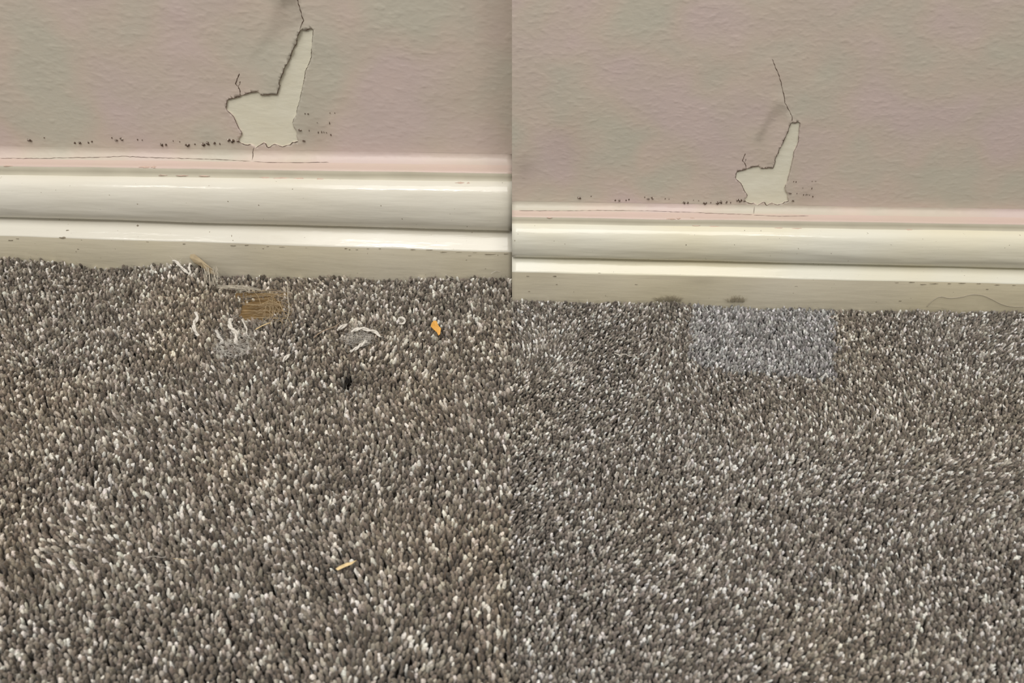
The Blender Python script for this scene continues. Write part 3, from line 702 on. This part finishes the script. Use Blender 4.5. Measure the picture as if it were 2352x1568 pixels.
T = Tubes()
for i in range(26):
    x0 = r_.uniform(468, 505); T.tube(catmull([fl(x0+r_.uniform(-8, 4), r_.uniform(606, 622), 0.0035), fl(x0+r_.uniform(-4, 4), 632, 0.002), fl(x0+r_.uniform(-8, 10), r_.uniform(645, 664), -0.001)], 5), r_.uniform(.0001, .0002), None, 5)
for i in range(22):
    x0 = r_.uniform(490, 540); T.tube(catmull([fl(x0, r_.uniform(655, 664), -.003), fl(x0+30, 660+r_.uniform(-4, 4), -0.002), fl(x0+r_.uniform(50, 80), r_.uniform(660, 672), -.004)], 5), r_.uniform(.0001, .00022), None, 5)
tag(T.build('frayed_threads', M_PALEHAIR), 'pale frayed threads hanging under the beige torn flap by the board', 'threads', kind='stuff')

# torn flap of paint-stiffened backing leaning on the board at the left edge of the tear
def sheet(name, pix, z, thick, mat, fold=0.0, seed=0):
    rr = random.Random(seed); P = [fl(px, py, zz) for (px, py), zz in zip(pix, z)]
    cen = sum(P, Vector())/len(P) + Vector((0, 0, fold)); n = len(P)
    up = Vector((0, -0.3, 1)).normalized()
    V = [cen + up*thick] + [p + up*thick for p in P] + [cen] + P
    Fc = [(0, 1+i, 1+(i+1) % n) for i in range(n)] + [(n+1, n+2+(i+1) % n, n+2+i) for i in range(n)] + [(1+i, n+2+i, n+2+(i+1) % n, 1+(i+1) % n) for i in range(n)]
    return mesh_obj(name, V, Fc, mat, smooth=False)
M_FLAP = plain('beige_backing', (168, 152, 124), 0.7, 0.14, 200)
o = sheet('torn_flap', [(440, 580), (452, 588), (470, 603), (492, 622), (500, 632), (480, 628), (462, 612), (446, 604), (436, 592)],
          [0.0085, 0.0072, 0.005, 0.002, -.001, -.001, 0.001, 0.003, 0.006], 0.0007, M_FLAP, 0.0012)
tag(o, 'beige torn flap of stiff backing leaning on the cream board', 'torn backing')

YARNS = [ # label, pixel path with heights, radius, turns, fray
 ('short white yarn curl hooked over the left carpet edge beside the torn flap', [(398, 598, .004), (406, 602, .0045), (415, 612, .003), (428, 624, .002), (436, 630, 0)], .00115, 2, 10),
 ('upright white yarn end right against the left side of the torn flap', [(438, 604, .004), (434, 614, .003), (437, 624, .002), (434, 632, 0)], .0009, 2, 8),
 ('white twisted yarn end standing alone left of the fluffy clump, below the torn flap', [(449, 716, .003), (453, 730, .002), (445, 744, .002), (448, 760, .0015), (457, 772, -.001)], .0013, 2.4, 14),
 ('thick white twisted yarn standing in the middle of the fluffy clump', [(532, 731, .004), (527, 743, .0035), (533, 756, .002), (543, 766, .002), (541, 780, .002), (546, 793, -.001)], .0016, 2.6, 26),
 ('faint grey yarn end at the left of the fluffy clump', [(497, 758, .002), (502, 772, .0015), (510, 782, .001), (506, 792, -.001)], .0012, 2, 26),
 ('thin wavy white yarn strand to the right of the thick twisted yarn', [(556, 733, .003), (562, 746, .002), (567, 756, .0025), (566, 766, .0015), (574, 776, 0)], .0006, 2, 12),
 ('white yarn loop curving over the top of the tangled clump beside the brown twig', [(806, 762, .002), (818, 757, .003), (832, 754, .0035), (846, 758, .003), (862, 762, .002), (874, 774, 0)], .0013, 2.5, 24),
 ('straight pale yarn end slanting below the white loop', [(842, 783, .0025), (830, 791, .0025), (818, 800, .002), (804, 808, 0)], .0012, 2.5, 10),
 ('small white yarn scrap at the tip of the brown twig', [(776, 757, .001), (785, 751, .003), (797, 744, .002)], .0014, 1, 8),
 ('pale yarn blob lying between the twisted yarn and the black burn hole', [(650, 830, 0), (656, 822, .002), (664, 814, .002)], .0014, 1, 5),
 ('pale ring of loose yarn below the baseboard, left of the orange flake', [(914, 731, .001), (923, 729, .002), (930, 735, .002), (927, 742, .002), (916, 743, .001)], .0008, 2, 8),
]
for i, (lab, pts, rad, tr, fr) in enumerate(YARNS):
    T = Tubes(); T.yarn([fl(x, y, z) for x, y, z in pts], rad*1.05, 2, tr*0.7, seed=i*5, fray=int(fr*1.6))
    tag(T.build('yarn_scrap', M_YARN if i not in (4,) else M_YARNG), lab, 'yarn scrap', 'white yarn scraps pulled out of the left carpet')
def fluff(px, py, rx, ry, n, lab, mat, seed):
    rr = random.Random(seed); T = Tubes()
    for i in range(n):
        a = rr.uniform(0, 6.28); q = math.sqrt(rr.random()); cx = px + rx*q*math.cos(a); cy = py + ry*q*math.sin(a); th = rr.uniform(0, 6.28); ln = rr.uniform(6, 16)
        p = [fl(cx + ln*math.cos(th)*s + rr.uniform(-4, 4), cy + ln*0.6*math.sin(th)*s + rr.uniform(-3, 3), 0.0015 + rr.uniform(0, .0028)*(1-s*s)) for s in (-1, -.3, .4, 1)]
        T.tube(catmull(p, 4), rr.uniform(.00004, .00009), None, 4)
    tag(T.build('lint', mat), lab, 'lint', kind='stuff')
fluff(530, 800, 42, 20, 190, 'wispy grey lint spread around the thick twisted yarn', M_YARNG, 3)
fluff(822, 778, 36, 16, 150, 'wispy grey lint under the white yarn loop', M_YARNG, 4)
fluff(570, 770, 14, 18, 24, 'few wispy hairs around the thin wavy strand', M_YARNG, 9)

T = Tubes(); T.tube(catmull([fl(720, 776, .001), fl(735, 764, .003), fl(752, 756, .0035), fl(772, 748, .0035), (fl(784, 738, .003))], 6), .00042, .00022, 6)
tag(T.build('twig', plain('twig', (168, 148, 126), .7)), 'thin brown twig lying left of the tangled yarn clump', 'twig')
T = Tubes(); T.tube(catmull([fl(586, 757, .003), fl(600, 749, .0035), fl(614, 743, .0035), (fl(622, 741, .003))], 4), .00055, .00035, 6, 0.6)
tag(T.build('straw', M_STRAW), 'short pale straw piece lying just below the bare wooden strip', 'straw')
T = Tubes(); T.tube(catmull([fl(659, 648, .004), fl(661, 662, .0055), fl(661, 682, .006), fl(664, 702, .006), fl(663, 722, .004), fl(655, 745, .001)], 6), .00036, .00026, 6)
tag(T.build('fibre_strand', M_PALEHAIR), 'long upright pale fibre at the right end of the wooden strip', 'fibre')
# straw blade near the bottom
o = sheet('straw_sliver', [(771, 1306), (780, 1300), (795, 1293), (806, 1291), (820, 1286), (808, 1296), (795, 1301), (776, 1310)],
          [.0022, .0026, .0032, .003, .0026, .003, .003, .0022], 0.00035, M_STRAW, 0.0004)
tag(o, 'flat yellow straw blade on the left carpet near the bottom', 'straw')
# orange flake: a curled plate
o = sheet('orange_flake', [(996, 737), (1003, 738), (1007, 748), (1013, 755), (1011, 768), (1007, 771), (1003, 763), (996, 757), (989, 750), (992, 742)],
          [.006, .006, .0045, .004, .002, .0015, .003, .0035, .003, .0045], 0.0006, M_ORANGE, 0.0008)
tag(o, 'small torn orange flake lying on the left carpet', 'flake')
M_DARK = plain('charred', (22, 18, 16), 0.9)
o = blob('burn_mark', on_floor(793, 870, -0.0075), .0042, .0042, .0012, M_DARK, None, normal=Vector((0, 0, 1)), seed=3, up=Vector((0, 1, 0)))
tag(o, 'charred black burn at the bottom of a small hole in the left carpet', 'burn')
# hairs
def hair(pl, r, lab, mat=M_PALEHAIR, z=.003, name='hair'):
    T = Tubes(); T.tube(catmull([fl(x, y, z + 0.0006*math.sin(i*2.1)) for i, (x, y) in enumerate(pl)], 8), r, r*.6, 5)
    tag(T.build(name, mat), lab, 'thread' if name == 'thread' else 'hair')
hair([(332, 1281), (345, 1278), (356, 1277), (372, 1280), (382, 1278)], .00014, 'fine curved hair on the lower part of the left carpet', M_YARN)
hair([(398, 1282), (415, 1284), (432, 1286), (448, 1287)], .00012, 'short straight hair right of the curved hair low on the left carpet', M_STRAW)
hair([(1411, 811), (1424, 815), (1436, 813), (1446, 818), (1458, 817)], .0003, 'short white thread lying on the right carpet left of the pale patch', M_YARN, name='thread')
hair([(1023, 630), (1032, 636), (1042, 640), (1054, 641)], .00012, 'thin pale hair at the left carpet edge near the middle seam', M_YARN)
hair([(1128, 628), (1138, 623), (1150, 624), (1170, 623)], .00014, 'wavy pale hair lying along the right end of the left carpet edge', M_YARN)
# long hair stuck on the right board, fuzz on the board
T = Tubes(); pp = [(2128, 703), (2140, 690), (2158, 680), (2180, 683), (2205, 681), (2232, 675), (2256, 677), (2276, 685), (2300, 697), (2325, 704), (2352, 706)]
P = []
for x, y in pp:
    h, nrm = on_board(R, x, min(y, 703)); P.append(h + Vector((0, -0.0006, 0)))
T.tube(catmull(P, 8), .00022, .00016, 6); tag(T.build('hair', M_PALEHAIR), 'long wavy pale hair stuck low on the cream board at far right', 'hair')
def fuzz(S, px, py, w, h, n, lab, seed):
    rr = random.Random(seed); T = Tubes()
    for i in range(n):
        x = px + rr.uniform(-w, w); top = py - h*rr.random()*math.exp(-((x-px)/w)**2*1.5); x2 = x + rr.uniform(-15, 15)
        p0 = on_board(S, x, py+6)[0]; p1 = on_board(S, (x+x2)/2+rr.uniform(-3, 3), (py+top)/2)[0]; p2 = on_board(S, x2, top)[0]
        if None in (p0, p1, p2): continue
        T.tube(catmull([p0 + Vector((0, -.0012, 0)), p1 + Vector((0, -.0012, 0)), p2 + Vector((0, -.0005, 0))], 3), .00007, .00004, 4)
    tag(T.build('fuzz', M_FUZZ), lab, 'fuzz', kind='stuff')
M_FUZZ = plain('grey_fuzz', (150, 140, 120), 0.9)
fuzz(R, 1535, 684, 28, 10, 110, 'dusty grey fuzz on the cream board left of the pale patch', 2)
fuzz(R, 1690, 686, 20, 12, 90, 'dusty grey fuzz on the cream board above the pale patch', 3)
fuzz(R, 1935, 696, 14, 6, 40, 'dusty grey fuzz at the right corner of the pale patch', 4)
